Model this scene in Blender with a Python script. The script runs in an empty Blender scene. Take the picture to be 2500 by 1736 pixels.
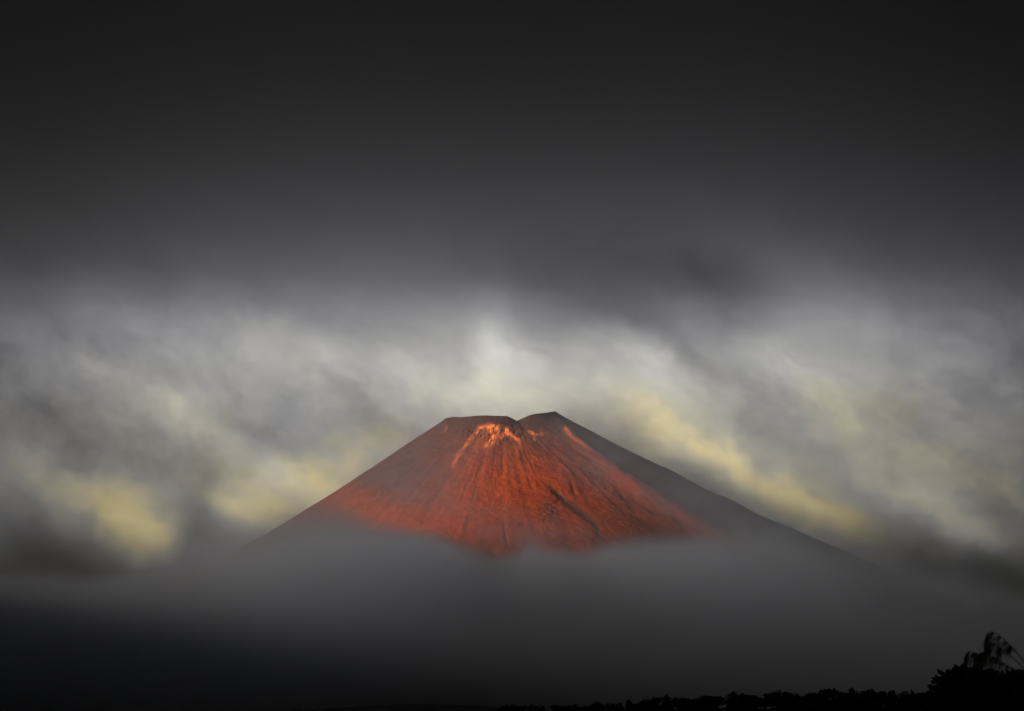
import bpy, math, random
import numpy as np
from mathutils import Vector, Matrix

random.seed(7)
rng = np.random.default_rng(11)
scene = bpy.context.scene
col = scene.collection
R = math.radians

# ------------------------------------------------------------------ camera
FPX, CX, CY = 3472.2, 1250.0, 868.0        # 50 mm lens on a 36 mm sensor, photo pixels
PITCH = R(14.0)
CAMZ = 1.6
cd = bpy.data.cameras.new('camera'); cd.lens = 50.0; cd.sensor_width = 36.0
cd.dof.use_dof = True; cd.dof.focus_distance = 14000.0; cd.dof.aperture_fstop = 4.0
cd.clip_start = 0.05; cd.clip_end = 200000.0
cam = bpy.data.objects.new('camera', cd); col.objects.link(cam)
cam.location = (0, 0, CAMZ); cam.rotation_euler = (R(90) + PITCH, 0, 0)
scene.camera = cam

def ray(px, row):
    a = (px - CX) / FPX; b = (CY - row) / FPX
    return np.array([a, math.cos(PITCH) - b * math.sin(PITCH), math.sin(PITCH) + b * math.cos(PITCH)])
def at(px, row, y):
    d = ray(px, row); t = y / d[1]
    return np.array([d[0] * t, y, CAMZ + d[2] * t])
def azel(px, row):
    d = ray(px, row); d = d / np.linalg.norm(d)
    return math.atan2(d[0], d[1]), math.asin(d[2])
def project(x, y, z):
    z = z - CAMZ
    f = y * math.cos(PITCH) + z * math.sin(PITCH)
    u = -y * math.sin(PITCH) + z * math.cos(PITCH)
    f = np.maximum(f, 1.0)
    return CX + FPX * x / f, CY - FPX * u / f

# ------------------------------------------------------------------ sun
SUN_EL, SUN_LEFT = R(7.0), R(67.0)       # low sun behind the camera, to the left
S = Vector((-math.sin(SUN_LEFT) * math.cos(SUN_EL), -math.cos(SUN_LEFT) * math.cos(SUN_EL), math.sin(SUN_EL)))
sd = bpy.data.lights.new('sun', 'SUN'); sd.energy = 5.0; sd.angle = R(5.0); sd.color = (1.0, 0.87, 0.75)
sun = bpy.data.objects.new('sun', sd); col.objects.link(sun)
sun.location = (-300, -200, 900); sun.rotation_euler = S.to_track_quat('Z', 'Y').to_euler()

# ------------------------------------------------------------------ world: storm cloud over a clear low sky
world = bpy.data.worlds.new('World'); scene.world = world; world.use_nodes = True
W = world.node_tree; W.nodes.clear()
def nd(nt, t, **kw):
    n = nt.nodes.new(t)
    for k, v in kw.items():
        if k.startswith('i_'): n.inputs[int(k[2:])].default_value = v
        else: setattr(n, k, v)
    return n
def mth(nt, op, a, b=None, c=None, clamp=False):
    n = nt.nodes.new('ShaderNodeMath'); n.operation = op; n.use_clamp = clamp
    for i, v in enumerate((a, b, c)):
        if v is None: continue
        if isinstance(v, (int, float)): n.inputs[i].default_value = v
        else: nt.links.new(v, n.inputs[i])
    return n.outputs[0]
def vmth(nt, op, a, b=None):
    n = nt.nodes.new('ShaderNodeVectorMath'); n.operation = op
    for i, v in enumerate((a, b)):
        if v is None: continue
        if isinstance(v, (tuple, list)): n.inputs[i].default_value = v
        elif isinstance(v, (int, float)): n.inputs[3].default_value = v
        else: nt.links.new(v, n.inputs[i])
    return n
def noise(nt, vec, scale, detail=3.0, rough=0.5, dist=0.0):
    n = nt.nodes.new('ShaderNodeTexNoise'); n.inputs['Scale'].default_value = scale
    n.inputs['Detail'].default_value = detail; n.inputs['Roughness'].default_value = rough
    n.inputs['Distortion'].default_value = dist
    nt.links.new(vec, n.inputs['Vector']); return n
def gauss(nt, vec, loc, rot, scl):
    m = nt.nodes.new('ShaderNodeMapping'); m.vector_type = 'TEXTURE'
    m.inputs['Location'].default_value = loc; m.inputs['Rotation'].default_value = rot; m.inputs['Scale'].default_value = scl
    nt.links.new(vec, m.inputs['Vector'])
    d = vmth(nt, 'DOT_PRODUCT', m.outputs[0]); nt.links.new(m.outputs[0], d.inputs[1])
    return mth(nt, 'POWER', 0.6065, d.outputs['Value'])

tc = nd(W, 'ShaderNodeTexCoord'); dvec = tc.outputs['Generated']
sep = nd(W, 'ShaderNodeSeparateXYZ'); W.links.new(dvec, sep.inputs[0])
az = mth(W, 'ARCTAN2', sep.outputs[0], sep.outputs[1])
el = mth(W, 'ARCSINE', sep.outputs[2])
# wind-torn warp of the cloud field
wn = noise(W, dvec, 11.0, 6.0, 0.60)
warp = vmth(W, 'SUBTRACT', wn.outputs['Color'], (0.5, 0.5, 0.5))
warp = vmth(W, 'MULTIPLY', warp.outputs[0], (0.085, 0.060, 0.0))
flat = nd(W, 'ShaderNodeCombineXYZ'); W.links.new(az, flat.inputs[0]); W.links.new(el, flat.inputs[1])
uv = vmth(W, 'ADD', flat.outputs[0], warp.outputs[0]).outputs[0]
# streak noise: strands that fall to the right, seamless on the sphere
def streak(scale, rot, scl, detail, rough):
    m = nd(W, 'ShaderNodeMapping'); m.vector_type = 'TEXTURE'
    m.inputs['Rotation'].default_value = (0, rot, 0); m.inputs['Scale'].default_value = scl
    wv = vmth(W, 'ADD', dvec, vmth(W, 'MULTIPLY', warp.outputs[0], (0.9, 0.0, 0.9)).outputs[0])
    W.links.new(wv.outputs[0], m.inputs['Vector'])
    return noise(W, m.outputs[0], scale, detail, rough).outputs['Fac']
st1 = streak(9.0, R(33), (2.6, 1.6, 0.9), 4.0, 0.5)
st2 = streak(20.0, R(36), (2.0, 1.5, 0.9), 5.0, 0.62)
# brightness by height above the horizon: a dark deck overhead, a lit gap below it
eln = mth(W, 'DIVIDE', el, R(40.0))
ramp = nd(W, 'ShaderNodeValToRGB'); W.links.new(eln, ramp.inputs[0]); ramp.color_ramp.interpolation = 'B_SPLINE'
SKY = [(-200, .075), (0, .10), (200, .13), (400, .20), (560, .29), (680, .38), (760, .51), (840, .63), (930, .69),
       (1030, .71), (1130, .70), (1230, .66), (1330, .54), (1420, .34), (1520, .22), (1650, .14), (1736, .11)]
pts = sorted((azel(CX, r)[1] / R(40.0), v) for r, v in SKY)
e = ramp.color_ramp.elements
while len(e) < len(pts): e.new(0.5)
for i, (p, v) in enumerate(pts):
    e[i].position = max(0.0, p); e[i].color = (v, v, v, 1)
base = ramp.outputs[0]
# edge falloff put into the sky's colour: brightest ahead, darker to either side
side = mth(W, 'POWER', mth(W, 'DIVIDE', mth(W, 'ABSOLUTE', mth(W, 'ADD', az, 0.0)), R(20.3)), 3.4)
side = mth(W, 'DIVIDE', 1.0, mth(W, 'ADD', side, 1.0))
side = mth(W, 'ADD', mth(W, 'MULTIPLY', side, 0.74), 0.26)
V = mth(W, 'MULTIPLY', base, side)
# cloud masses: centre x, y, half-length, half-width (photo pixels), tilt down to the right, brightness, yellow
CLOUDS = [
    (610, 840, 300, 62, 6, .09, 0), (330, 850, 150, 55, 10, .04, 0), (700, 880, 110, 40, 20, .05, .1),
    (480, 1015, 130, 42, 22, .12, .25), (235, 975, 100, 34, 35, .06, .05), (120, 905, 120, 40, 30, .04, 0),
    (860, 985, 190, 30, 31, -.10, 0), (700, 1090, 170, 32, 24, -.10, 0), (420, 1120, 170, 45, 20, -.07, .1),
    (180, 1080, 150, 60, 25, -.10, 0), (560, 1210, 110, 45, 60, -.05, 0),
    (1225, 790, 42, 75, -15, .10, 0), (1230, 860, 60, 40, 0, .10, 0), (1240, 965, 150, 55, 0, .13, .18), (1330, 880, 220, 50, 12, .05, 0),
    (1075, 960, 90, 32, 30, .06, .1), (1000, 820, 160, 40, 5, -.03, 0),
    (1580, 915, 70, 42, 30, .11, 0), (1660, 860, 170, 32, 30, -.09, 0), (1560, 690, 300, 75, 5, -.06, 0),
    (1800, 740, 110, 50, 20, -.06, 0), (1900, 875, 120, 50, 20, .09, .05), (2090, 880, 200, 80, 22, .06, 0),
    (2050, 720, 180, 70, 25, .06, 0), (2060, 1000, 90, 45, 12, .07, .45), (2240, 1000, 55, 38, 30, -.08, .1),
    (1800, 1010, 170, 34, 24, -.03, 0), (1980, 1130, 150, 60, 32, -.02, .2),
    (1830, 1155, 215, 36, 29, .15, .80), (1760, 1120, 120, 24, 30, .10, .35), (1985, 1245, 100, 28, 24, .10, .55),
    (1560, 1080, 120, 40, 34, .03, .45), (1690, 1185, 200, 28, 30, -.10, -.1), (1900, 1300, 160, 30, 25, -.06, 0),
    (2200, 1200, 130, 50, 38, .05, .40), (2350, 1290, 110, 30, 32, .16, .45), (2290, 1110, 120, 60, 40, .03, .3),
    (2150, 1320, 110, 35, 30, -.13, 0), (2450, 1180, 60, 90, 0, -.03, .2),
    (760, 1180, 140, 60, -20, .17, .85), (620, 1280, 80, 34, 30, .18, .65), (760, 1265, 80, 36, -15, .07, .45),
    (500, 1160, 100, 30, 20, .04, .25), (850, 1105, 100, 42, -25, .07, .60),
    (190, 1225, 110, 34, 28, .11, .45), (320, 1290, 85, 44, 48, .13, .80), (360, 1355, 36, 46, 10, .12, .35),
    (330, 1210, 90, 34, 10, .06, .30), (150, 1350, 120, 60, 30, -.14, 0), (480, 1350, 60, 110, 15, -.12, 0),
    (470, 1255, 50, 60, 20, -.06, 0), (2330, 1420, 300, 60, 10, -.16, 0), (60, 1440, 200, 60, 0, -.10, 0),  # last two darken the low corners, edge falloff painted as cloud
]
Y = None
for (px, py, sx, sy, tilt, amp, yel) in CLOUDS:
    a0, e0 = azel(px, py)
    g = gauss(W, uv, (a0, e0, 0), (0, 0, -R(tilt)), (sx / FPX, sy / FPX, 1.0))
    V = mth(W, 'MULTIPLY_ADD', g, amp, V)
    if yel:
        Y = mth(W, 'MULTIPLY_ADD', g, yel, Y if Y is not None else 0.0)
# strands, strongest where the gap is bright
n1 = mth(W, 'SUBTRACT', st1, 0.5); n2 = mth(W, 'SUBTRACT', st2, 0.5)
st3 = streak(44.0, R(34), (1.4, 1.2, 1.0), 6.0, 0.68)
n3 = mth(W, 'SUBTRACT', st3, 0.5)
strands = mth(W, 'MULTIPLY_ADD', n1, 0.55, mth(W, 'MULTIPLY_ADD', n2, 0.44, mth(W, 'MULTIPLY', n3, 0.36)))
V = mth(W, 'MULTIPLY_ADD', strands, mth(W, 'MULTIPLY', mth(W, 'POWER', base, 2.6), 1.55), V)
V = mth(W, 'MAXIMUM', V, 0.05)
L = mth(W, 'POWER', V, 2.2)
Y = mth(W, 'MULTIPLY_ADD', gauss(W, flat.outputs[0], (*azel(1200, 1130), 0), (0, 0, 0), (0.30, 0.050, 1.0)), 0.26, mth(W, 'MULTIPLY', Y, 0.80))
Yc = mth(W, 'MULTIPLY', Y, mth(W, 'MULTIPLY_ADD', n2, 2.4, mth(W, 'MULTIPLY_ADD', n1, 2.0, 1.0)), clamp=True)
# cloud hue: cool greys, cream where thin, straw yellow where the low light comes through
cool = nd(W, 'ShaderNodeMix', data_type='RGBA'); cool.inputs[6].default_value = (0.98, 0.985, 1.06, 1); cool.inputs[7].default_value = (0.99, 1.0, 0.985, 1)
cf = nd(W, 'ShaderNodeMapRange'); W.links.new(V, cf.inputs[0]); cf.inputs[1].default_value = 0.50; cf.inputs[2].default_value = 0.76; W.links.new(cf.outputs[0], cool.inputs[0])
yel = nd(W, 'ShaderNodeMix', data_type='RGBA'); yel.inputs[7].default_value = (1.19, 1.0, 0.52, 1)
W.links.new(Yc, yel.inputs[0]); W.links.new(cool.outputs[2], yel.inputs[6])
cc = vmth(W, 'SCALE', yel.outputs[2]); W.links.new(L, cc.inputs[3])
sky = nd(W, 'ShaderNodeTexSky', sky_type='NISHITA', sun_disc=False)
sky.sun_elevation = SUN_EL; sky.sun_rotation = math.atan2(S.x, S.y)
b1 = nd(W, 'ShaderNodeBackground'); W.links.new(sky.outputs[0], b1.inputs[0]); b1.inputs[1].default_value = 0.05
b2 = nd(W, 'ShaderNodeBackground'); W.links.new(cc.outputs[0], b2.inputs[0]); b2.inputs[1].default_value = 1.0
mx = nd(W, 'ShaderNodeMixShader'); mx.inputs[0].default_value = 0.988
W.links.new(b1.outputs[0], mx.inputs[1]); W.links.new(b2.outputs[0], mx.inputs[2])
wo = nd(W, 'ShaderNodeOutputWorld'); W.links.new(mx.outputs[0], wo.inputs[0])
world.cycles.sampling_method = 'MANUAL'; world.cycles.sample_map_resolution = 512

# ------------------------------------------------------------------ render settings
vs = scene.view_settings
vs.view_transform = 'Standard'; vs.look = 'None'; vs.exposure = 0.0; vs.gamma = 1.0; vs.use_curve_mapping = False
scene.render.engine = 'CYCLES'
scene.cycles.max_bounces = 5; scene.cycles.volume_bounces = 2
scene.cycles.volume_max_steps = 128; scene.cycles.volume_step_rate = 1.0
scene.cycles.use_denoising = True
scene.cycles.use_adaptive_sampling = True; scene.cycles.adaptive_threshold = 0.02; scene.cycles.adaptive_min_samples = 24
scene.cycles.sample_clamp_indirect = 4.0

# ------------------------------------------------------------------ helpers
def tag(o, label=None, cat=None, group=None, kind=None):
    if label: o['label'] = label
    if cat: o['category'] = cat
    if group: o['group'] = group
    if kind: o['kind'] = kind
    return o
def mesh_obj(name, verts, faces, m, parent=None, smooth=False):
    me = bpy.data.meshes.new(name); me.from_pydata([tuple(v) for v in verts], [], faces)
    if smooth: me.polygons.foreach_set('use_smooth', [True] * len(me.polygons))
    if m: me.materials.append(m)
    o = bpy.data.objects.new(name, me); col.objects.link(o)
    if parent: o.parent = parent
    return o
def grid_mesh(name, P, m, wrap=False, smooth=True):
    nu, nv, _ = P.shape
    idx = np.arange(nu * nv).reshape(nu, nv)
    nxt = np.roll(idx, -1, axis=0) if wrap else idx[1:]
    cur = idx if wrap else idx[:-1]
    F = np.stack([cur[:, :-1], nxt[:, :-1], nxt[:, 1:], cur[:, 1:]], -1).reshape(-1, 4)
    me = bpy.data.meshes.new(name)
    me.vertices.add(nu * nv); me.vertices.foreach_set('co', P.reshape(-1).astype(np.float32))
    me.loops.add(F.size); me.loops.foreach_set('vertex_index', F.reshape(-1).astype(np.int32))
    me.polygons.add(len(F)); me.polygons.foreach_set('loop_start', np.arange(0, F.size, 4, dtype=np.int32))
    me.polygons.foreach_set('use_smooth', np.full(len(F), smooth))
    me.update(calc_edges=True); me.validate()
    me.materials.append(m)
    o = bpy.data.objects.new(name, me); col.objects.link(o)
    return o
def empty(name, loc):
    o = bpy.data.objects.new(name, None); col.objects.link(o); o.location = loc; o.empty_display_size = 0.2
    return o
def mat(name):
    m = bpy.data.materials.new(name); m.use_nodes = True
    return m, m.node_tree, m.node_tree.nodes['Principled BSDF']
def vnoise(x, y, seed=0):
    xi = np.floor(x).astype(np.int64); yi = np.floor(y).astype(np.int64)
    xf = x - xi; yf = y - yi
    u = xf * xf * (3 - 2 * xf); v = yf * yf * (3 - 2 * yf)
    def h(a, b):
        n = (a * 374761393 + b * 668265263 + seed * 1274126177) & 0xffffffff
        n = ((n ^ (n >> 13)) * 1274126177) & 0xffffffff
        return ((n ^ (n >> 16)) & 0xffff) / 65535.0
    return (h(xi, yi) * (1 - u) + h(xi + 1, yi) * u) * (1 - v) + (h(xi, yi + 1) * (1 - u) + h(xi + 1, yi + 1) * u) * v
def fbm(x, y, o=4, seed=0):
    s = 0; a = 0.5; t = 0
    for i in range(o):
        s = s + a * vnoise(x * 2 ** i, y * 2 ** i, seed + i); t += a; a *= 0.5
    return s / t
def pdist(px, py, line):
    """distance to a polyline and position along it, 0..1"""
    best = np.full(px.shape, 1e9); par = np.zeros(px.shape); sgn = np.zeros(px.shape); n = len(line) - 1
    for i in range(n):
        ax, ay = line[i]; bx, by = line[i + 1]
        dx, dy = bx - ax, by - ay; ll = dx * dx + dy * dy
        t = np.clip(((px - ax) * dx + (py - ay) * dy) / ll, 0, 1)
        qx = px - ax - t * dx; qy = py - ay - t * dy
        d = np.hypot(qx, qy); k = d < best
        best = np.where(k, d, best); par = np.where(k, (i + t) / n, par)
        sgn = np.where(k, np.sign(dx * qy - dy * qx), sgn)
    return best, par, sgn

# ------------------------------------------------------------------ ground: one sheet, a valley among hills
def ground_z(x, y):
    d = np.hypot(x, y)
    z = -6.0 * (1 - np.exp(-(d / 90.0) ** 2)) - 10.0 * (1 - np.exp(-(d / 700.0) ** 2))
    z = z + (fbm(x / 260.0, y / 260.0, 4, 3) - 0.5) * 9.0 * np.clip(d / 400.0, 0, 1)
    # wooded rise on the right, ahead
    z = z + 7.5 * np.exp(-((x - 75) / 60.0) ** 2 - ((y - 235) / 55.0) ** 2)
    # low dark hill in the middle distance, left of the mountain's axis
    z = z + 25.5 * np.exp(-np.where(x < -110, (x + 110) / 290.0, (x + 110) / 200.0) ** 2 - ((y - 1900) / 300.0) ** 2)
    # unseen range behind the camera, added to keep the low sun off the foreground
    a = x * -math.sin(SUN_LEFT) + y * -math.cos(SUN_LEFT)
    b = x * math.cos(SUN_LEFT) - y * math.sin(SUN_LEFT)
    z = z + (760 + 160 * (fbm(x / 500, y / 500, 4, 9) - .5)) * np.exp(-((a - 1250) / 430.0) ** 2 - (b / 2600.0) ** 4)
    # unseen high range at left, added and shaped to shade the lower mist
    crest = 1138 + 0.08 * np.clip(y - 3500, 0, 7000) + 420 * (fbm(x / 2600, y / 1000, 4, 13) - .5)
    u = np.clip((y + 1500) / 2500, 0, 1); v = np.clip((13000 - y) / 2400, 0, 1)
    z = z + crest * np.exp(-((x + 7200) / 1500.0) ** 2) * u * u * (3 - 2 * u) * v * v * (3 - 2 * v)
    return z
rr = np.concatenate([[0.3], np.geomspace(1.2, 29000, 210)])
th = np.linspace(0, 2 * math.pi, 360, endpoint=False)
TT, RR = np.meshgrid(th, rr, indexing='ij')
gx, gy = RR * np.cos(TT), RR * np.sin(TT)
mg, nt, bs = mat('dark_meadow')
t = nd(nt, 'ShaderNodeTexCoord')
a = noise(nt, t.outputs['Object'], 0.9, 6, 0.6); b = noise(nt, t.outputs['Object'], 0.012, 5, 0.6)
cr = nd(nt, 'ShaderNodeValToRGB'); cr.color_ramp.elements[0].color = (0.010, 0.011, 0.006, 1); cr.color_ramp.elements[1].color = (0.040, 0.036, 0.020, 1)
f = mth(nt, 'MULTIPLY_ADD', a.outputs['Fac'], 0.5, mth(nt, 'MULTIPLY', b.outputs['Fac'], 0.5)); nt.links.new(f, cr.inputs[0])
nt.links.new(cr.outputs[0], bs.inputs['Base Color']); bs.inputs['Roughness'].default_value = 0.95; bs.inputs['Specular IOR Level'].default_value = 0.1
bp = nd(nt, 'ShaderNodeBump'); bp.inputs['Strength'].default_value = 0.6; nt.links.new(a.outputs['Fac'], bp.inputs['Height']); nt.links.new(bp.outputs[0], bs.inputs['Normal'])
g = grid_mesh('ground', np.stack([gx, gy, ground_z(gx, gy)], -1), mg, wrap=True)
tag(g, kind='structure')

# ------------------------------------------------------------------ the volcano
MY = 15000.0
def x_of(px, row, y): return at(px, row, y)[0]
MX = x_of(1223.5, 1020, MY); MR = (x_of(1356, 1010, MY) - x_of(1091, 1021, MY)) / 2
UNIT = MR / 132.5
SIL = np.array([(900, 1040), (1080, 1026), (1091, 1021), (1106, 1017.5), (1123, 1018.8), (1142, 1017), (1168, 1014.5), (1186, 1014), (1210, 1015.2), (1237, 1015.5),
                (1248, 1020), (1262, 1027.5), (1276, 1021), (1292, 1014), (1305, 1010.5), (1330, 1008), (1352, 1004.6), (1358, 1006), (1372, 1012), (1500, 1060)])
LEFT = np.array([(0, 0), (96, 67), (190, 136), (286, 203), (416, 290), (514, 350), (860, 520), (1250, 660), (1500, 735)]) * UNIT
RIGHT = np.array([(0, 0), (101, 58), (190, 110), (285, 158), (359, 203), (420, 232), (479, 267), (570, 310), (616, 332), (960, 500), (1300, 650), (1500, 735)]) * UNIT
def rim_z(T):
    s, c = np.sin(T), np.cos(T)
    x = MX + MR * c; y = MY + MR * s
    row = np.full(T.shape, 1015.0)
    for _ in range(3):
        b = (CY - row) / FPX; tt = y / (math.cos(PITCH) - b * math.sin(PITCH))
        px = CX + FPX * x / tt
        row = np.interp(px, SIL[:, 0], SIL[:, 1])
    b = (CY - row) / FPX; tt = y / (math.cos(PITCH) - b * math.sin(PITCH))
    zf = CAMZ + tt * (math.sin(PITCH) + b * math.cos(PITCH))
    zb = 3010.0 + 25 * np.sin(3 * T) - 40
    k = np.clip((s + 0.02) / 0.25, 0, 1)
    return zf * (1 - k) + np.minimum(zb, zf - 20) * k
front = np.linspace(R(176), R(364), 1150)
back = np.linspace(R(4), R(176), 130)[1:-1]
mt_ = np.concatenate([front, back])
mr_ = np.concatenate([np.linspace(0, MR * 0.98, 16), MR + np.concatenate([np.arange(0, 2300, 9.0), np.geomspace(2300, 1495 * UNIT, 50)])])
T2, R2 = np.meshgrid(mt_, mr_, indexing='ij')
rz1 = rim_z(mt_)
k1 = np.ones(181) / 181.0
nf = len(front)
rs = np.concatenate([np.convolve(np.pad(rz1[:nf], 90, mode='edge'), k1, mode='valid'), rz1[nf:]])
fade = np.exp(-(np.maximum(mr_ - MR, 0) / 150.0) ** 1.5)
rz = rz1[:, None] * fade[None] + rs[:, None] * (1 - fade[None])
w = (1 + np.cos(T2)) / 2
w = w * w * (3 - 2 * w)
dr = np.maximum(R2 - MR, 0)
drop = (1 - w) * np.interp(dr, LEFT[:, 0], LEFT[:, 1]) + w * np.interp(dr, RIGHT[:, 0], RIGHT[:, 1])
crater = np.where(R2 < MR, 170.0 * (1 - (R2 / MR) ** 2), 0)
Z0 = rz - drop - crater
X2 = MX + R2 * np.cos(T2); Y2 = MY + R2 * np.sin(T2)
fr = (Y2 < MY + 300)
px, py = project(X2, Y2, Z0)
# gullies and ribs that run down the fall line
grow = np.clip(dr / 900.0, 0.0, 1.0)
tw = T2 + 0.035 * (fbm(R2 / 260.0, T2 * 6, 3, 21) - .5)
rib = 1 - np.abs(2 * fbm(tw * 22, R2 / 1500.0, 3, 31) - 1)
rib2 = 1 - np.abs(2 * fbm(tw * 70, R2 / 700.0, 3, 37) - 1)
D = (rib - 0.75) * (2 + 7 * grow) + (rib2 - 0.75) * (1 + 1.5 * grow)
D += (fbm(X2 / 170, Y2 / 170, 5, 41) - .5) * 26 * np.clip(dr / 80, 0.2, 1)
sidew = np.clip(np.abs(np.sin(T2)) * 2.2, 0.25, 1.0)           # the two outer flanks stay smoother
D *= np.where(np.sin(T2) < 0, sidew, 0.3)
D *= np.clip(dr / 60.0, 0.06, 1.0)
D += (fbm(T2 * 90, R2 / 40.0, 4, 91) - .5) * 20.0 * np.clip(1.15 - np.abs(np.sin(T2)) * 1.9, 0.0, 1.0)
# the deep gully on the right of the face and a smaller one beside it
GUL = [(1331, 1168), (1350, 1196), (1385, 1226), (1425, 1256), (1452, 1278), (1464, 1302), (1456, 1335)]
d, par, sg = pdist(px, py, GUL)
wd = (5.6 + 3.6 * np.sin(np.clip(par, 0, 1) * math.pi)) * (0.65 + 0.7 * fbm(X2 / 45, Y2 / 45, 3, 95))
gully = np.where(fr, np.exp(-(d / wd) ** 2) * np.clip(par * 5, 0.0, 1) * (1 - 0.5 * par ** 3), 0)
D -= np.where(fr, 13 * np.exp(-(d / wd) ** 2) * np.clip(par * 5, 0.0, 1) * (1 - 0.75 * par ** 3), 0)
for line, dep, wid in (([(1390, 1170), (1408, 1215)], 22, 3.5), ([(1228, 1260), (1236, 1320), (1248, 1340)], 20, 3.0),
                       ([(1560, 1195), (1640, 1255), (1680, 1300)], 20, 4.0), ([(1150, 1250), (1130, 1310)], 16, 4.0),
                       ([(1500, 1190), (1560, 1260)], 16, 4.0), ([(1180, 1120), (1160, 1200), (1150, 1240)], 14, 5.0)):
    d, par, sg = pdist(px, py, line)
    gully = np.maximum(gully, np.where(fr, 0.5 * np.exp(-(d / (wid * 1.1)) ** 2) * np.sin(math.pi * np.clip(par, 0.02, 0.98)), 0))
    D -= np.where(fr, 0.35 * dep * np.exp(-(d / (wid * 1.3)) ** 2) * np.sin(math.pi * np.clip(par, 0.02, 0.98)), 0)
# the rib that parts the lit face from the shaded right side
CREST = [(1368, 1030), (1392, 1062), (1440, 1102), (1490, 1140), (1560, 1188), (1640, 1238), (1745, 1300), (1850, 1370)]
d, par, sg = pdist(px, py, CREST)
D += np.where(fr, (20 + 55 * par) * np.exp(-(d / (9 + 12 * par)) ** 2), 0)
flank_shade = np.where(fr, np.where(sg < 0, np.clip(d / 10.0, 0, 1), 0), 0)  # painted shade: takes the red out of the side turned from the sun
# broken rock outcrop below the gully, crags under the rim
crag = np.where(fr, np.exp(-((px - 1345) / 22) ** 2 - ((py - 1247) / 32) ** 2), 0)
D += crag * (fbm(X2 / 24, Y2 / 24, 4, 51) - .45) * 34
crag2 = np.where(fr, np.exp(-((px - 1215) / 75) ** 2 - ((py - 1058) / 16) ** 2), 0)
D += crag2 * (fbm(X2 / 30, Y2 / 30, 3, 57) - .5) * 55
Z2 = Z0 + D
Z2 = np.where(R2 < MR, np.minimum(Z2, rz - 3), Z2)
P = np.stack([X2, Y2, Z2], -1)

# rock colours: grey-brown ash, oxidised red scoria, glowing lava; right-hand shade painted in
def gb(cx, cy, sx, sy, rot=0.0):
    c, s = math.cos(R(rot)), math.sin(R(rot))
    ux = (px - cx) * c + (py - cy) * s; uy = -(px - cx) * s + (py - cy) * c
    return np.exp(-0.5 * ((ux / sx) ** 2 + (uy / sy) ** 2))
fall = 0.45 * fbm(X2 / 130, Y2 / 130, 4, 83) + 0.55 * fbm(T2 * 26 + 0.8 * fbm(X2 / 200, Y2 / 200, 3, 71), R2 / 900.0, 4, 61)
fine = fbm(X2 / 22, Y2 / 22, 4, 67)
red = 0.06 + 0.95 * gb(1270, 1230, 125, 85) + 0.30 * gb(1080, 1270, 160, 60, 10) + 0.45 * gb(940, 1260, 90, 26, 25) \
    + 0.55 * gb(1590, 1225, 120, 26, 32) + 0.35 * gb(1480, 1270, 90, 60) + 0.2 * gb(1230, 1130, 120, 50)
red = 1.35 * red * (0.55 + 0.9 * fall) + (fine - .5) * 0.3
red = np.clip(red, 0, 1) * (1 - 0.92 * flank_shade) * (1 - 0.75 * crag * fbm(X2 / 26, Y2 / 26, 3, 97) * 1.5) * (1 - 0.9 * gully)
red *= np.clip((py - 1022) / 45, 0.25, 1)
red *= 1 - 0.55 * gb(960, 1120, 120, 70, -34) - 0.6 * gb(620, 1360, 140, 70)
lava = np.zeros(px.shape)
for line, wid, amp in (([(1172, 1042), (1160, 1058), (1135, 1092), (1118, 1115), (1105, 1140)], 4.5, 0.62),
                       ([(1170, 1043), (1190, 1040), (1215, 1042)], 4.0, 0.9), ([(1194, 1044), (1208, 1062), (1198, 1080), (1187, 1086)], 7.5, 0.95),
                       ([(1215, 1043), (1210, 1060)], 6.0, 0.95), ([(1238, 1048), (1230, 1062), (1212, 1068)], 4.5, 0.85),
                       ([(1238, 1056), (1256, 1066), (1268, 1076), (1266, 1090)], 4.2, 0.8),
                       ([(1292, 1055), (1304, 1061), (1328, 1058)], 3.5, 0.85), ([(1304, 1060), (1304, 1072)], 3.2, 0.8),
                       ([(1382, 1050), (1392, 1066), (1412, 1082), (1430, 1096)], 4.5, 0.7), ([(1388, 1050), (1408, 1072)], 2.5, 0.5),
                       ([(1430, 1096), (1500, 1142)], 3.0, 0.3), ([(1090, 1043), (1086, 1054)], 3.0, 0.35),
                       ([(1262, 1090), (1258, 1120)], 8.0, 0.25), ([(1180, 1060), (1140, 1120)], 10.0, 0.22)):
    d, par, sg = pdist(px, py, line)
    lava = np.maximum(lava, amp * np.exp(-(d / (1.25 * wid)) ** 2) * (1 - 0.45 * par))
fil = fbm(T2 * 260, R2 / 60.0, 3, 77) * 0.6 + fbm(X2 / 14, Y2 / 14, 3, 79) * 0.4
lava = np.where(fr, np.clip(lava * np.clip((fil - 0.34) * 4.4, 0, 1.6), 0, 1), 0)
mm, nt, bs = mat('volcanic_rock')
A = nd(nt, 'ShaderNodeAttribute', attribute_name='scoria'); B = nd(nt, 'ShaderNodeAttribute', attribute_name='lava_glow')
t = nd(nt, 'ShaderNodeTexCoord')
n1_ = noise(nt, t.outputs['Object'], 0.02, 8, 0.65); n2_ = noise(nt, t.outputs['Object'], 0.0045, 5, 0.6)
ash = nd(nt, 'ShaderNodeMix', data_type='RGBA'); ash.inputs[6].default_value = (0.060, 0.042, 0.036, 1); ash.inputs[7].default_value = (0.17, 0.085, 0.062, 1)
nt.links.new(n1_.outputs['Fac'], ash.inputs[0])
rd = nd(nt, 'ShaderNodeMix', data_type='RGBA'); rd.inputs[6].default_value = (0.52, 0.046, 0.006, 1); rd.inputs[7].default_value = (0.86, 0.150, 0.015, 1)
nt.links.new(n2_.outputs['Fac'], rd.inputs[0])
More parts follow.
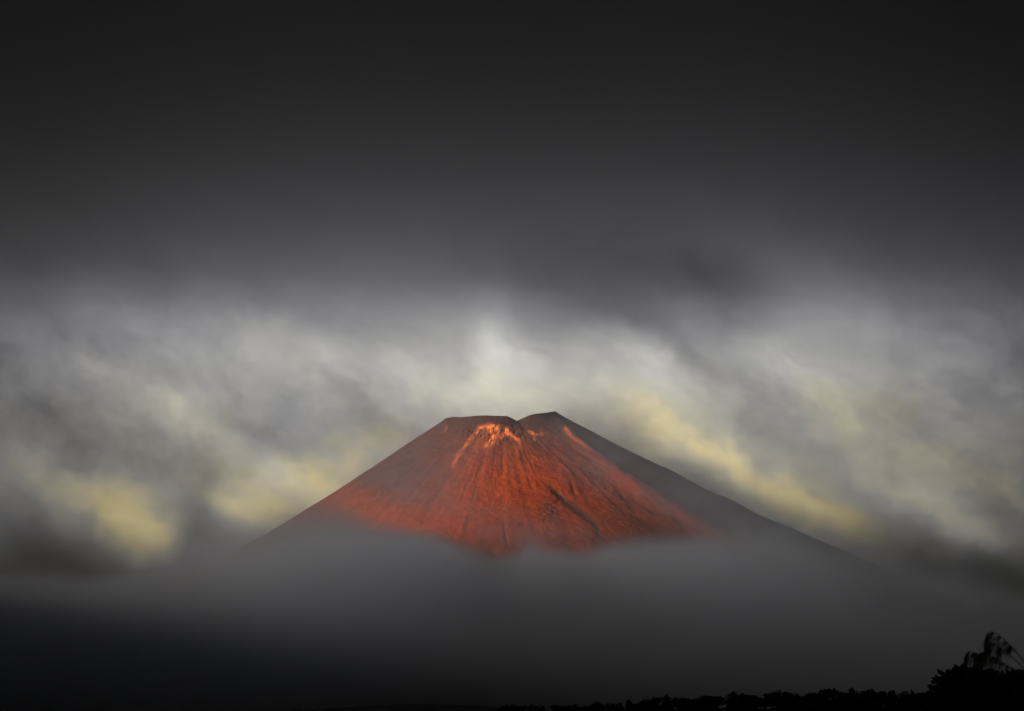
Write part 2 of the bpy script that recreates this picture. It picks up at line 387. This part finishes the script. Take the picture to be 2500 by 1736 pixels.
m1 = nd(nt, 'ShaderNodeMix', data_type='RGBA'); nt.links.new(ash.outputs[2], m1.inputs[6]); nt.links.new(rd.outputs[2], m1.inputs[7])
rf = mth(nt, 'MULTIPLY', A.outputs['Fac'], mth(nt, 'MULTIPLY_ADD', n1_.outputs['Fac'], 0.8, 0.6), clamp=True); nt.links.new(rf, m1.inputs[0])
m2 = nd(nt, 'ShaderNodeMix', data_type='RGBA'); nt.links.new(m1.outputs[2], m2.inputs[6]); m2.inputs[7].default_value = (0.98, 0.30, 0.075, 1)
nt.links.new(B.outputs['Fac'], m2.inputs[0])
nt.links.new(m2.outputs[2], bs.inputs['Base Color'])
bs.inputs['Emission Color'].default_value = (1.0, 0.17, 0.022, 1); nt.links.new(mth(nt, 'MULTIPLY', mth(nt, 'POWER', B.outputs['Fac'], 1.5), 1.5), bs.inputs['Emission Strength']); bs.inputs['Roughness'].default_value = 0.95; bs.inputs['Specular IOR Level'].default_value = 0.15  # emission added to brighten the lava streaks
bp = nd(nt, 'ShaderNodeBump'); bp.inputs['Strength'].default_value = 0.9; bp.inputs['Distance'].default_value = 16.0
nt.links.new(n1_.outputs['Fac'], bp.inputs['Height']); nt.links.new(bp.outputs[0], bs.inputs['Normal'])
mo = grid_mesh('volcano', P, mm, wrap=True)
for nm, arr in (('scoria', red), ('lava_glow', lava)):
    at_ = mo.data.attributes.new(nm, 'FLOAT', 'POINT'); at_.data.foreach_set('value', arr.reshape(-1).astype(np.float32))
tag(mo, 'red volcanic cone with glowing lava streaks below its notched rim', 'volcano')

# ------------------------------------------------------------------ haze and mist
def box(name, lo, hi, m):
    (a, b, c), (d, e_, f_) = lo, hi
    v = [(a, b, c), (d, b, c), (d, e_, c), (a, e_, c), (a, b, f_), (d, b, f_), (d, e_, f_), (a, e_, f_)]
    return mesh_obj(name, v, [(0, 3, 2, 1), (4, 5, 6, 7), (0, 1, 5, 4), (1, 2, 6, 5), (2, 3, 7, 6), (3, 0, 4, 7)], m)
def volmat(name, color, g):
    m = bpy.data.materials.new(name); m.use_nodes = True; nt = m.node_tree; nt.nodes.clear()
    pv = nd(nt, 'ShaderNodeVolumePrincipled'); pv.inputs['Color'].default_value = (*color, 1); pv.inputs['Anisotropy'].default_value = g
    out = nd(nt, 'ShaderNodeOutputMaterial'); nt.links.new(pv.outputs[0], out.inputs['Volume'])
    return m, nt, pv
hm, nt, pv = volmat('thin_air', (0.84, 0.87, 0.92), 0.78)
pv.inputs['Density'].default_value = 1.1e-5
hz = box('haze', (-30000, -30000, -40), (30000, 30000, 3300), hm); tag(hz, 'thin even haze over the valley', None, None, 'stuff')

fm, nt, pv = volmat('valley_mist', (0.56, 0.615, 0.70), 0.45)
t = nd(nt, 'ShaderNodeTexCoord'); pos = t.outputs['Object']
sp = nd(nt, 'ShaderNodeSeparateXYZ'); nt.links.new(pos, sp.inputs[0])
nm = nd(nt, 'ShaderNodeMapping'); nm.inputs['Scale'].default_value = (1.0, 0.8, 1.5); nt.links.new(pos, nm.inputs['Vector'])
na = noise(nt, nm.outputs[0], 1 / 760.0, 5, 0.60)
nb = noise(nt, nm.outputs[0], 1 / 210.0, 3, 0.6)
# top of the bank along x
MISTY = 6000.0
TOP = [(-2000, 1400), (-500, 1430), (0, 1425), (260, 1398), (380, 1362), (480, 1332), (620, 1304), (720, 1294), (810, 1295), (900, 1300), (1000, 1332), (1100, 1358), (1250, 1362),
       (1310, 1342), (1450, 1365), (1560, 1358), (1620, 1340), (1740, 1328), (1900, 1318), (2050, 1318), (2180, 1342), (2300, 1382), (2600, 1440), (3000, 1480)]
fc = nd(nt, 'ShaderNodeFloatCurve'); cv = fc.mapping.curves[0]
pts = []
for p_, r_ in TOP:
    q = at(p_, r_, MISTY); pts.append(((q[0] + 6000) / 12000, q[2] / 2000))
while len(cv.points) < len(pts): cv.points.new(0.5, 0.5)
for i, (a, b) in enumerate(pts): cv.points[i].location = (a, b)
fc.mapping.update()
xn = mth(nt, 'DIVIDE', mth(nt, 'ADD', sp.outputs[0], 6000.0), 12000.0); nt.links.new(xn, fc.inputs['Value'])
top = mth(nt, 'MULTIPLY', fc.outputs[0], mth(nt, 'MULTIPLY', sp.outputs[1], 2000.0 / MISTY))
# its top climbs with the land towards the cone
hgt = mth(nt, 'SUBTRACT', mth(nt, 'ADD', top, mth(nt, 'MULTIPLY', mth(nt, 'SUBTRACT', na.outputs['Fac'], 0.5), 560.0)), mth(nt, 'MULTIPLY_ADD', mth(nt, 'SUBTRACT', nb.outputs['Fac'], 0.5), -210.0, sp.outputs[2]))
bank = nd(nt, 'ShaderNodeMapRange', interpolation_type='SMOOTHSTEP'); nt.links.new(hgt, bank.inputs[0])
bank.inputs[1].default_value = -130; bank.inputs[2].default_value = 290; bank.inputs[3].default_value = 0; bank.inputs[4].default_value = 1
near = nd(nt, 'ShaderNodeMapRange', interpolation_type='SMOOTHSTEP'); nt.links.new(mth(nt, 'MULTIPLY_ADD', sp.outputs[2], 3.0, sp.outputs[1]), near.inputs[0])
near.inputs[1].default_value = 7400; near.inputs[2].default_value = 8600
dens = mth(nt, 'MULTIPLY', mth(nt, 'MULTIPLY', mth(nt, 'POWER', bank.outputs[0], 1.9), near.outputs[0]), 3.6e-3)
# thin veils drifting across the upper slopes
VEIL = [(940, 1170, 190, 80, 3.5e-4, -34), (1560, 1140, 190, 38, 7.0e-4, 29), (1860, 1300, 180, 48, 1.4e-3, 27), (1230, 1100, 150, 34, 1.8e-4, 0), (1060, 1210, 130, 45, 4.0e-4, 20), (1320, 1310, 120, 22, 6e-4, 0),
        (740, 1320, 150, 50, 4.0e-4, 0), (1470, 1150, 80, 60, 3.0e-4, 0), (560, 1370, 130, 45, 1.1e-3, -20), (2150, 1430, 170, 40, 1.0e-3, 24)]
veil = None
for (p_, r_, sx, sz, amp, tilt) in VEIL:
    q = at(p_, r_, 11300)
    gg = gauss(nt, pos, tuple(q), (0, R(tilt), 0), (sx * 3.26, 650, sz * 3.26))
    veil = mth(nt, 'MULTIPLY_ADD', gg, amp, veil if veil is not None else 0.0)
vn = nd(nt, 'ShaderNodeMapRange'); nt.links.new(mth(nt, 'MULTIPLY_ADD', na.outputs['Fac'], 0.55, mth(nt, 'MULTIPLY', nb.outputs['Fac'], 0.45)), vn.inputs[0]); vn.inputs[1].default_value = 0.36; vn.inputs[2].default_value = 0.62; vn.inputs[3].default_value = 0.15; vn.inputs[4].default_value = 1.7
dens = mth(nt, 'ADD', dens, mth(nt, 'MULTIPLY', veil, vn.outputs[0]))
nt.links.new(dens, pv.inputs['Density'])
fm.cycles.volume_step_rate = 2.0
mist = box('mist_bank', (-5600, 4000, -30), (5200, 12900, 2500), fm)
tag(mist, 'bank of grey mist lying across the foot of the volcano', None, None, 'stuff')

# ------------------------------------------------------------------ foreground plants
def leafmat(name, c0, c1, rough=0.8):
    m, nt, bs = mat(name)
    t = nd(nt, 'ShaderNodeTexCoord'); n = noise(nt, t.outputs['Object'], 3.0, 4, 0.6)
    mx_ = nd(nt, 'ShaderNodeMix', data_type='RGBA'); mx_.inputs[6].default_value = (*c0, 1); mx_.inputs[7].default_value = (*c1, 1)
    nt.links.new(n.outputs['Fac'], mx_.inputs[0]); nt.links.new(mx_.outputs[2], bs.inputs['Base Color'])
    bs.inputs['Roughness'].default_value = rough; bs.inputs['Specular IOR Level'].default_value = 0.12
    return m
M_leaf = leafmat('dark_leaf', (0.012, 0.018, 0.008), (0.035, 0.045, 0.018))
M_pine = leafmat('pine_needle', (0.010, 0.016, 0.009), (0.028, 0.038, 0.020))
M_bark = leafmat('bark', (0.02, 0.016, 0.012), (0.06, 0.045, 0.035), 0.95)
M_straw = leafmat('pampas_straw', (0.16, 0.14, 0.105), (0.34, 0.29, 0.22), 0.9)
M_blade = leafmat('grass_blade', (0.018, 0.022, 0.010), (0.045, 0.045, 0.022))

def tube(pts, rad, seg=5):
    V_, F_ = [], []
    pts = [np.array(p, float) for p in pts]
    for i, p in enumerate(pts):
        d = pts[min(i + 1, len(pts) - 1)] - pts[max(i - 1, 0)]; d /= np.linalg.norm(d) + 1e-9
        u = np.cross(d, (0.31, 0.2, 0.93)); u /= np.linalg.norm(u) + 1e-9; v = np.cross(d, u)
        for k in range(seg):
            a = 2 * math.pi * k / seg
            V_.append(p + rad[i] * (math.cos(a) * u + math.sin(a) * v))
    for i in range(len(pts) - 1):
        for k in range(seg):
            F_.append((i * seg + k, i * seg + (k + 1) % seg, (i + 1) * seg + (k + 1) % seg, (i + 1) * seg + k))
    n0 = len(pts) * seg
    F_.append(tuple(range(seg))[::-1]); F_.append(tuple(range(n0 - seg, n0)))
    return V_, F_
def join(parts):
    V_, F_ = [], []
    for v, f in parts:
        o = len(V_); V_ += list(v); F_ += [tuple(i + o for i in q) for q in f]
    return V_, F_
def leaf_cloud(clumps, n, size, rg, flat=1.0):
    """small bent leaves scattered through ellipsoid clumps (x, y, z, rx, ry, rz)"""
    V_, F_ = [], []
    for (cx, cy, cz, rx, ry, rz_) in clumps:
        for _ in range(n):
            u = rg.normal(size=3); u /= np.linalg.norm(u); r = rg.random() ** 0.38
            p = np.array([cx, cy, cz]) + u * r * np.array([rx, ry, rz_])
            d = rg.normal(size=3) + u * 0.8; d[2] *= flat; d /= np.linalg.norm(d)
            s = np.cross(d, rg.normal(size=3)); s /= np.linalg.norm(s)
            l = size * (0.6 + 0.9 * rg.random()); w_ = l * 0.32; nn = np.cross(d, s) * l * 0.12
            o = len(V_)
            V_ += [p, p + d * l * 0.5 + s * w_ + nn, p + d * l, p + d * l * 0.5 - s * w_ + nn]
            F_.append((o, o + 1, o + 2, o + 3))
    return V_, F_

# five tree shapes, unit: metres, about 5 m tall, foliage down to the ground
def tree_shape(kind, seed):
    rg = np.random.default_rng(seed); cl = []; tr = []
    if kind == 'pine':                                   # flat layered tiers
        for i, z in enumerate((1.3, 2.3, 3.3, 4.1, 4.7)):
            w_ = (1.7, 1.6, 1.5, 1.35, 0.75)[i]
            for k in range(4 if i < 4 else 2):
                a = rg.random() * 6.28
                cl.append((math.cos(a) * w_ * 0.75, math.sin(a) * w_ * 0.75, z + rg.normal() * 0.12, w_ * 0.62, w_ * 0.62, 0.26))
        n, size = 95, 0.30
    elif kind == 'tall':                                 # ragged, pointed
        for i in range(12):
            z = 0.6 + 3.9 * i / 11; w_ = 1.7 * (1 - i / 14.5); a = rg.random() * 6.28
            cl.append((math.cos(a) * w_ * 0.5, math.sin(a) * w_ * 0.5, z, w_ * 0.75, w_ * 0.75, 0.42))
        n, size = 110, 0.28
    else:                                                # rounded broadleaf
        for i in range(13):
            a = rg.random() * 6.28; z = 0.9 + 3.4 * rg.random(); w_ = 1.5 * math.sqrt(max(0.08, 1 - ((z - 2.2) / 2.7) ** 2))
            cl.append((math.cos(a) * w_ * 0.72, math.sin(a) * w_ * 0.72, z, 0.75, 0.75, 0.55))
        cl.append((0, 0, 4.25, 0.8, 0.8, 0.5)); cl.append((0.2, 0, 1.2, 1.5, 1.5, 1.0))
        n, size = 130, 0.30
    V_, F_ = leaf_cloud(cl, n, size, rg, 0.5 if kind == 'pine' else 1.0)
    twigs = []
    for c in cl:                                          # fine shoots that break the outline
        for _ in range(2):
            d = np.array([rg.normal() * 0.6, rg.normal() * 0.6, 0.9]); d /= np.linalg.norm(d)
            b = np.array(c[:3]) + d * np.array(c[3:]) * 0.8; l = 0.25 + 0.35 * rg.random()
            s = np.cross(d, (0.3, 0.9, 0.1)); s = s / np.linalg.norm(s) * 0.05
            o = len(V_); V_ += [b - s, b + s, b + d * l]; F_.append((o, o + 1, o + 2))
    limbs = [tube([(0, 0, -0.6), (0.05, 0, 1.2), (0, 0.06, 2.8), (0.04, 0, 4.2)], [0.16, 0.13, 0.08, 0.03], 7)]
    for c in cl[:9]:
        z0 = max(0.5, c[2] - 0.9)
        limbs.append(tube([(0.02, 0, z0), (c[0] * 0.5, c[1] * 0.5, z0 + 0.5), c[:3]], [0.07, 0.045, 0.02], 5))
    return (V_, F_), join(limbs), max(v[2] for v in V_)
SHAPES = [tree_shape(*k) for k in (('pine', 1), ('round', 2), ('round', 3), ('tall', 4), ('round', 5), ('pine', 6))]
KIND = ['pine_tree', 'broadleaf_tree', 'broadleaf_tree', 'conifer', 'broadleaf_tree', 'pine_tree']
LOOK = ['flat layered pine', 'rounded broadleaf tree', 'rounded broadleaf tree', 'ragged pointed conifer', 'rounded broadleaf tree', 'flat layered pine']
MESH = []
for (cv_, cf_), (tv, tf), hh in SHAPES:
    c_ = bpy.data.meshes.new('crown'); c_.from_pydata([tuple(v) for v in cv_], [], cf_); c_.materials.append(M_leaf if hh < 5.0 else M_pine)
    t_ = bpy.data.meshes.new('trunk'); t_.from_pydata([tuple(v) for v in tv], [], tf); t_.materials.append(M_bark)
    MESH.append((c_, t_, hh))
# treeline crest in the photo: x, y of each crown's top, shape, width factor
CREST_T = [(1222, 1721, 0, .9), (1243, 1717, 5, .9), (1268, 1717, 0, 1.), (1300, 1719, 1, .8), (1322, 1720, 3, .7), (1348, 1716, 0, 1.), (1376, 1719, 2, .9), (1402, 1716, 5, 1.),
           (1430, 1717, 4, .9), (1458, 1711, 1, 1.), (1486, 1714, 2, .9), (1512, 1713, 3, .9), (1536, 1705, 3, .7), (1556, 1711, 4, .9), (1580, 1705, 1, 1.), (1604, 1696, 0, 1.),
           (1630, 1693, 3, .8), (1650, 1700, 2, .9), (1676, 1698, 4, 1.), (1702, 1702, 1, .9), (1726, 1693, 2, 1.), (1752, 1695, 4, .9), (1787, 1685, 3, .9), (1812, 1691, 1, 1.), (1838, 1691, 4, .9),
           (1866, 1688, 0, 1.1), (1903, 1684, 1, 1.3), (1944, 1692, 2, .9), (1970, 1690, 3, .8), (1988, 1687, 4, .9), (2010, 1693, 1, .8), (2032, 1678, 2, 1.2), (2060, 1684, 4, .9),
           (2082, 1677, 3, .8), (2104, 1687, 1, .9), (2126, 1677, 2, .8), (2148, 1682, 4, .9), (2176, 1682, 3, .9), (2200, 1694, 1, .9), (2224, 1683, 2, .9), (2250, 1684, 4, 1.), (2276, 1680, 1, 1.1), (2310, 1678, 2, 1.1), (2350, 1676, 4, 1.2)]
ONES = 'first second third fourth fifth sixth seventh eighth ninth tenth eleventh twelfth thirteenth fourteenth fifteenth sixteenth seventeenth eighteenth nineteenth'.split()
def ordinal(n):
    if n < 20: return ONES[n - 1]
    tens = {2: 'twent', 3: 'thirt', 4: 'fort', 5: 'fift'}[n // 10]
    return tens + 'ieth' if n % 10 == 0 else tens + 'y-' + ONES[n % 10 - 1]
for i, (p_, r_, k, wf) in enumerate(CREST_T):
    dist = 262 - 62 * (p_ - 1200) / 1100 + random.uniform(-9, 9)
    q = at(p_, r_, dist); gz = float(ground_z(np.array([q[0]]), np.array([dist]))[0])
    h = max(3.0, q[2] - gz); c_, t_, hh = MESH[k]
    root = empty(KIND[k], (q[0], dist, gz)); root.rotation_euler.z = random.uniform(0, 6.28)
    root.scale = (wf * 1.35, wf * 1.35, h / hh)
    lab = 'black %s, %s crown from the left along the treeline' % (LOOK[k], ordinal(i + 1))
    tag(root, lab, 'tree', 'trees along the dark ridge')
    for nm, me in (('crown', c_), ('trunk', t_)):
        o = bpy.data.objects.new(nm, me); col.objects.link(o); o.parent = root

# broadleaf shrub, nearer, at the right edge
SD = 21.0
sq = at(2440, 1700, SD); sg = float(ground_z(np.array([sq[0]]), np.array([SD]))[0])
shrub = empty('leafy_shrub', (sq[0], SD, sg)); tag(shrub, 'black leafy shrub beneath the drooping plumes at right', 'shrub')
def loc(px_, r_, d): return at(px_, r_, d) - np.array([sq[0], SD, sg])
rg = np.random.default_rng(5)
MPX = SD / FPX
OUT = [(2312, 1680, 22), (2314, 1666, 17), (2326, 1657, 20), (2335, 1644, 22), (2350, 1646, 24), (2368, 1644, 20), (2385, 1640, 18), (2410, 1652, 30), (2440, 1656, 30), (2478, 1650, 22), (2500, 1652, 24), (2530, 1648, 30), (2570, 1655, 34),
       (2324, 1704, 32), (2350, 1690, 44), (2410, 1700, 50), (2470, 1690, 46), (2540, 1700, 50), (2326, 1744, 36), (2370, 1750, 60), (2450, 1750, 60), (2530, 1760, 60), (2330, 1800, 60), (2420, 1810, 70), (2510, 1810, 70), (2490, 1725, 46), (2560, 1735, 46), (2440, 1725, 40), (2400, 1730, 40), (2340, 1725, 36), (2475, 1760, 46), (2520, 1700, 40)]
cl = []
for (a, b, r_) in OUT:
    c = loc(a, b + 7 + r_ * 0.3, SD + rg.uniform(-.25, .25)); cl.append((*c, r_ * MPX, 0.22 + r_ * MPX * 0.5, r_ * MPX * 0.9))
v_, f_ = leaf_cloud(cl, 420, 0.075, rg)
fo = mesh_obj('foliage', v_, f_, M_leaf, shrub); fo['kind'] = 'stuff'
stems = []
for (a, b, r_) in OUT[:13]:
    tip = loc(a, b - 2, SD); stems.append(tube([(rg.uniform(-.15, .15), rg.uniform(-.1, .1), -0.05), tip * np.array([.55, .8, .5]), tip * np.array([.9, 1, .85]), tip], [0.022, 0.016, 0.009, 0.004], 6))
for s_ in stems: mesh_obj('stem', *s_, M_bark, shrub)
# outer leaves that can be told apart against the mist
lv = [(0, 0, 0), (0.22, 0.30, 0.02), (0.24, 0.62, 0.0), (0, 1, -0.10), (-0.24, 0.62, 0.0), (-0.22, 0.30, 0.02), (0, 0.35, -0.05), (0, 0.68, -0.05)]
leaf_me = bpy.data.meshes.new('leaf'); leaf_me.from_pydata(lv, [], [(0, 1, 6), (0, 6, 5), (1, 2, 7, 6), (6, 7, 4, 5), (2, 3, 7), (7, 3, 4)]); leaf_me.materials.append(M_leaf)
EDGE = [(2284, 1668, -75), (2282, 1655, -40), (2289, 1652, -25), (2296, 1650, 20), (2300, 1662, -60), (2306, 1640, -35), (2311, 1646, 5), (2318, 1646, 40), (2324, 1640, -20), (2330, 1632, 8), (2335, 1630, -15), (2341, 1636, 35),
        (2345, 1632, 5), (2350, 1634, 30), (2357, 1638, -25), (2364, 1640, 20), (2372, 1638, 50), (2380, 1634, 10), (2388, 1634, -30), (2394, 1642, 40), (2282, 1684, -80), (2280, 1694, -65), (2466, 1644, -30), (2474, 1640, 0), (2482, 1638, 35), (2490, 1640, -10), (2497, 1640, 30), (2504, 1640, 5)]
for (a, b, ang) in EDGE:
    for j in range(2):
        o = bpy.data.objects.new('leaf', leaf_me); col.objects.link(o); o.parent = shrub
        o.location = loc(a + rg.uniform(-4, 4), b + 9 + j * 7, SD + rg.uniform(-.12, .12))
        o.rotation_euler = (R(90 + rg.uniform(-35, 35)), R(ang + rg.uniform(-18, 18)), R(rg.uniform(-40, 40)))
        sc_ = 0.095 + rg.random() * 0.045; o.scale = (sc_, sc_, sc_)

# pampas grass: stems arching in from the right, plumes hanging from them
def smooth(pts, n=40):
    pts = np.array(pts, float); m = len(pts); out = []
    for t_ in np.linspace(0, m - 1.0001, n):
        i = int(t_); f_ = t_ - i
        p0, p1, p2, p3 = pts[max(i - 1, 0)], pts[i], pts[min(i + 1, m - 1)], pts[min(i + 2, m - 1)]
        out.append(0.5 * ((2 * p1) + (-p0 + p2) * f_ + (2 * p0 - 5 * p1 + 4 * p2 - p3) * f_ ** 2 + (-p0 + 3 * p1 - 3 * p2 + p3) * f_ ** 3))
    return np.array(out)
def strand(p, d, l, w_, rg):
    """one drooping plume branch, a bent three-sided ribbon"""
    V_, F_ = [], []; n = 6; q = p.copy(); d = d / np.linalg.norm(d)
    s = np.cross(d, (0, 1, 0.2)); s /= np.linalg.norm(s)
    for i in range(n + 1):
        ww = w_ * (1 - 0.75 * i / n) + 0.0004
        V_ += [q + s * ww, q - s * ww, q + np.array([0, ww, 0])]
        d = d + np.array([0.0, 0.0, -0.42]) * (0.5 + i / n); d /= np.linalg.norm(d); q = q + d * l / n
    for i in range(n):
        a = i * 3
        for k in range(3): F_.append((a + k, a + (k + 1) % 3, a + 3 + (k + 1) % 3, a + 3 + k))
    return V_, F_
def pampas(label, base_px, dist, culms, nblades, seed):
    rg = np.random.default_rng(seed)
    b0 = at(base_px, 1736, dist); gz = float(ground_z(np.array([b0[0]]), np.array([dist]))[0])
    root = empty('pampas_grass', (b0[0], dist, gz)); tag(root, label, 'pampas grass', 'pampas grass at the right edge')
    org = np.array([b0[0], dist, gz]); U = dist / FPX
    for (path, dens, length, fan) in culms:
        pts = [at(a, b, dist + dy) - org for (a, b, dy) in path]
        foot = np.array([rg.uniform(-.05, .05), rg.uniform(-.05, .05), -0.02])
        full = smooth([foot, foot + np.array([-0.02, 0, 0.5]), (foot + pts[0]) / 2 + np.array([0.12, 0, 0.25])] + pts, 60)
        rad = np.interp(np.linspace(0, 1, 60), [0, .6, 1], [0.0042, 0.0026, 0.0007])
        mesh_obj('stem', *tube(full, rad, 6), M_straw, root, True)
        sm = smooth(pts, 80); parts = []
        k0 = int(80 * fan[0])
        tufts = [int(rg.integers(k0, 77)) for _ in range(max(6, dens // 14))]
        for _ in range(dens):
            i = int(np.clip(tufts[int(rg.integers(len(tufts)))] + rg.normal() * 0.8, k0, 77)); u = (i - k0) / (78 - k0)
            d = sm[i + 1] - sm[i]; d = d / np.linalg.norm(d)
            d = d * (0.45 + 0.35 * rg.random()) + rg.normal(size=3) * np.array([0.16, 0.30, 0.10]) + np.array([0.12, 0, -0.45 - 0.35 * rg.random()])
            l = length * U * (0.45 + 0.75 * rg.random()) * (fan[1] + (1 - fan[1]) * math.sin(math.pi * min(1, 0.12 + 0.8 * (1 - u))))
            parts.append(strand(sm[i] + rg.normal(size=3) * 0.001, d, l, 0.0010 + 0.0009 * rg.random(), rg))
        mesh_obj('plume', *join(parts), M_straw, root)
    for _ in range(nblades):
        a = rg.uniform(0, 6.28); h = rg.uniform(0.7, 1.15); o_ = rg.uniform(0.25, 0.6)
        dx, dy = math.cos(a), math.sin(a)
        sp_ = smooth([(dx * .03, dy * .03, 0), (dx * o_ * .3, dy * o_ * .3, h * .6), (dx * o_ * .7, dy * o_ * .7, h), (dx * o_ * 1.3, dy * o_ * 1.3, h * .8)], 10)
        V_, F_ = [], []; s = np.array([-dy, dx, 0.0])
        for i, q in enumerate(sp_):
            ww = 0.006 * (1 - (i / 9.0) ** 2) + 0.0005; V_ += [q + s * ww, q + np.array([0, 0, -ww * .7]), q - s * ww]
        for i in range(9):
            F_ += [(i * 3, i * 3 + 1, i * 3 + 4, i * 3 + 3), (i * 3 + 1, i * 3 + 2, i * 3 + 5, i * 3 + 4)]
        mesh_obj('blade', V_, F_, M_blade, root)
pampas('tall pampas grass with the highest drooping plume, at right edge', 2640, 7.2,
       [([(2545, 1662, .02), (2500, 1614, 0), (2470, 1580, 0), (2445, 1556, 0), (2425, 1544, 0), (2412, 1546, 0), (2404, 1560, 0)], 110, 80, (0.30, 0.10)),
        ([(2545, 1675, .05), (2500, 1633, .05), (2470, 1604, .05), (2440, 1580, .05), (2420, 1568, .05), (2414, 1578, .05)], 60, 60, (0.45, 0.12))], 14, 3)
pampas('lower pampas grass, its plume sagging onto the shrub', 2600, 9.0,
       [([(2540, 1672, 0), (2475, 1634, 0), (2445, 1616, 0), (2420, 1600, 0), (2400, 1593, 0), (2388, 1598, 0)], 150, 60, (0.25, 0.2)),
        ([(2540, 1680, .06), (2470, 1636, .06), (2430, 1614, .06), (2395, 1600, .06), (2368, 1591, .06), (2356, 1602, .06), (2354, 1620, .06)], 120, 58, (0.42, 0.2))], 10, 8)
